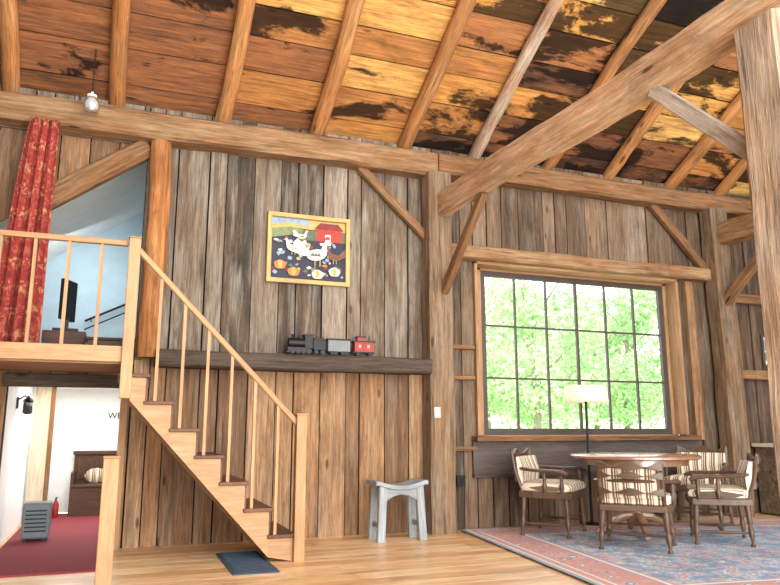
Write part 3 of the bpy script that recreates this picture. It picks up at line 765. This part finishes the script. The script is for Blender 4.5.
for zc,h,am in ((.825,.050,.026),(.735,.040,.022),(.575,.040,.022)):
    rings=[]
    for i in range(41):
        x=-.245+.49*i/40; ww=math.cos(x/.245*math.pi*2)*am; y=backpt(x,zc)
        rings.append([Vector((x,y-.020,zc-h/2-ww*.6)),Vector((x,y+.006,zc-h/2-ww*.6)),Vector((x,y+.006,zc+h/2+ww)),Vector((x,y-.020,zc+h/2+ww))])
    m=CB(); m.loft(rings); m.obj('back_slat',['chair'],ch,bevel=.003,local=True)
m=CB(); rings=[]
for i in range(17):
    x=-.235+.47*i/16; e_=math.sqrt(max(.02,1-(abs(x)/.24)**6)); 
    y0=backpt(x,.66)+.026
    rings.append([Vector((x,y0+.03-.02*e_,.52)),Vector((x,y0+.03+.04*e_,.52)),Vector((x,y0+.03+.06*e_,.66)),Vector((x,y0+.0+.04*e_,.80)),Vector((x,y0-.012-.008*e_,.795)),Vector((x,y0+.0-.006*e_,.67))])
m.loft(rings,off=False); m.obj('back_cushion',['stripe'],ch,smooth=True,local=True)
def face(px,py,tx=TX,ty=TY): return math.atan2(ty-py,tx-px)-math.pi/2
CH=[(4.58,-.76,-.45,1.07,'striped wooden barrel armchair drawn to the table beside the window'),(4.80,-1.86,-.10,.98,'striped wooden barrel armchair, its wavy slatted back turned outward'),(5.86,-1.84,.30,1.04,'striped wooden barrel armchair with its curved back to the room'),(6.64,-.74,.25,1.08,'striped wooden barrel armchair tucked behind the round table')]
for i,(x,y,dr,sz,lab) in enumerate(CH):
    if i==0: o=ch
    else: o=clone(ch,(x,y,0),0)
    o.location=(x,y,.016); o.rotation_euler=(0,0,face(x,y)+dr); o.scale=(1,1,sz); o["label"]=lab
# ------------------------------------------------------------------ floor lamp
LX,LY=5.43,-.28
e=E('floor_lamp',(LX,LY,.0),'slim floor lamp with cream drum shade before the window','lamp')
m=MB(); m.lathe((LX,LY,0.016),[(.13,0),(.13,.015),(.03,.03)],20); m.obj('base',['black'],e,smooth=True)
m=MB(); m.lathe((LX,LY,.03),[(.016,0),(.016,1.5)],10); m.obj('pole',['black'],e,smooth=True)
m=MB(); m.lathe((LX,LY,1.47),[(.275,0),(.25,.20)],32,caps=False); o=m.obj('lamp_shade',['shade'],e,smooth=True); so=o.modifiers.new('s','SOLIDIFY'); so.thickness=.004
# ------------------------------------------------------------------ cabinet at far wall
e=E('side_cabinet',(8.75,-.35,0),'low wooden side cabinet with pale top against the far wall','cabinet')
m=MB(); m.box((8.80,-.30,.46),(.9,.44,.88)); m.obj('body',['wall_r'],e,bevel=.006)
m=MB(); m.box((8.80,-.31,.925),(.98,.50,.05)); m.obj('worktop',['cream'],e,bevel=.006)
for X in (8.57,9.03):
    m=MB(); m.box((X,-.53,.48),(.38,.02,.74)); m.obj('door',['wall_r'],e,bevel=.004)
# ------------------------------------------------------------------ outdoors
def gz(y): return -.60+.055*y
g=MB(); vs=[(-45,.4,gz(.4)),(75,.4,gz(.4)),(75,60,gz(60)),(-45,60,gz(60)),(-45,.4,gz(.4)-.2),(75,.4,gz(.4)-.2),(75,60,gz(60)-.2),(-45,60,gz(60)-.2)]
g.add(vs,[(0,1,2,3),(4,7,6,5),(0,4,5,1),(1,5,6,2),(2,6,7,3),(3,7,4,0)],vs,.5); T(g.obj('lawn',['grass']),'sunlit pale green lawn rising outside the window','lawn')["kind"]="stuff"
random.seed(5)
def tree(loc,sc,first=None):
    if first: return clone(first,loc,U(0,6))
    e=E('tree',(0,0,0),'leafy green tree on the lawn outside','tree','trees outside the window')
    m=MB(); m.tube([(0,0,0),(.1,0,2),(-.1,.1,4),(0,0,6.5)],[.16,.13,.10,.05],8); 
    for k in range(5): a=k*1.3; m.tube([(0,0,2.6+k*.6),(math.cos(a)*1.2,math.sin(a)*1.2,3.6+k*.7),(math.cos(a)*2.0,math.sin(a)*2.0,4.3+k*.7)],[.05,.035,.015],6)
    m.obj('trunk',['bark'],e,smooth=True,local=True)
    m=MB()
    cl=[(U(-2.3,2.3),U(-2.3,2.3),U(1.9,4.6),U(.9,1.5)) for _ in range(15)]+[(U(-1.7,1.7),U(-1.7,1.7),U(4.6,7.2),U(.8,1.2)) for _ in range(6)]
    for _ in range(10500):
        cx,cy,cz,cr=random.choice(cl)
        d=Vector((random.gauss(0,1),random.gauss(0,1),random.gauss(0,1))).normalized()*cr*U(.5,1.05)
        p=Vector((cx,cy,cz))+d; s_=U(.07,.15)
        a=Vector((U(-1,1),U(-1,1),U(-1,1))).normalized(); b=a.cross(Vector((U(-1,1),U(-1,1),U(-1,1)))).normalized()
        vs=[p-a*s_,p+b*s_*.6,p+a*s_,p-b*s_*.6]; m.add(vs,[(0,1,2,3)],vs,RN())
    m.obj('foliage',['leaf'],e,local=True)
    e.location=loc; return e
first=tree((15,16,gz(16)+.02),1)
for p in [(20.5,17.5),(27.2,16),(31.5,22.5),(17.5,24.5),(24.5,25),(34,14),(10.5,26),(38,26),(21,32),(28,33)]:
    t=tree((p[0],p[1],gz(p[1])+.02),1,first); s_=U(.9,1.05); t.scale=(s_,s_,s_)
# ------------------------------------------------------------------ light
wd=bpy.data.worlds.new('w'); SC.world=wd; wd.use_nodes=True
bg=wd.node_tree.nodes['Background']; bg.inputs[0].default_value=(.95,.98,1,1); bg.inputs[1].default_value=4.8
def area(loc,tgt,sx,sy,en,col):
    l=bpy.data.lights.new('area_light','AREA'); l.shape='RECTANGLE'; l.size=sx;l.size_y=sy;l.energy=en;l.color=col
    o=bpy.data.objects.new('area_light',l); COL.objects.link(o); o.location=loc
    o.rotation_euler=(Vector(tgt)-Vector(loc)).to_track_quat('-Z','Y').to_euler(); return o
area((1.5,-10.5,3.6),(3.5,0,2.4),7,4,400,(1,.985,.96))  # added fill behind the camera, stands in for unseen windows
area((2.5,-9.5,1.0),(3,-2,5.5),6,2,600,(1,.975,.94))  # added upward fill to brighten the roof boards
area((-.4,1.9,3.3),(-.4,2.9,2.6),.8,.8,14,(.85,.94,1))  # added bluish fill so the loft room is not dark
area((-.3,1.9,1.66),(-.3,1.9,0),.8,1.6,40,(1,.99,.96))  # added fill to brighten the white hallway
# ------------------------------------------------------------------ camera
cd=bpy.data.cameras.new('camera'); cam=bpy.data.objects.new('camera',cd); COL.objects.link(cam)
cd.sensor_width=36; cd.lens=710/780*36; cam.location=(0,-7.738,1.15)
p=math.atan(136/710); cam.rotation_euler=(math.pi/2+p,0,-math.radians(20.8))
SC.camera=cam
SC.view_settings.view_transform='Standard'; SC.view_settings.look='None'; SC.view_settings.exposure=0
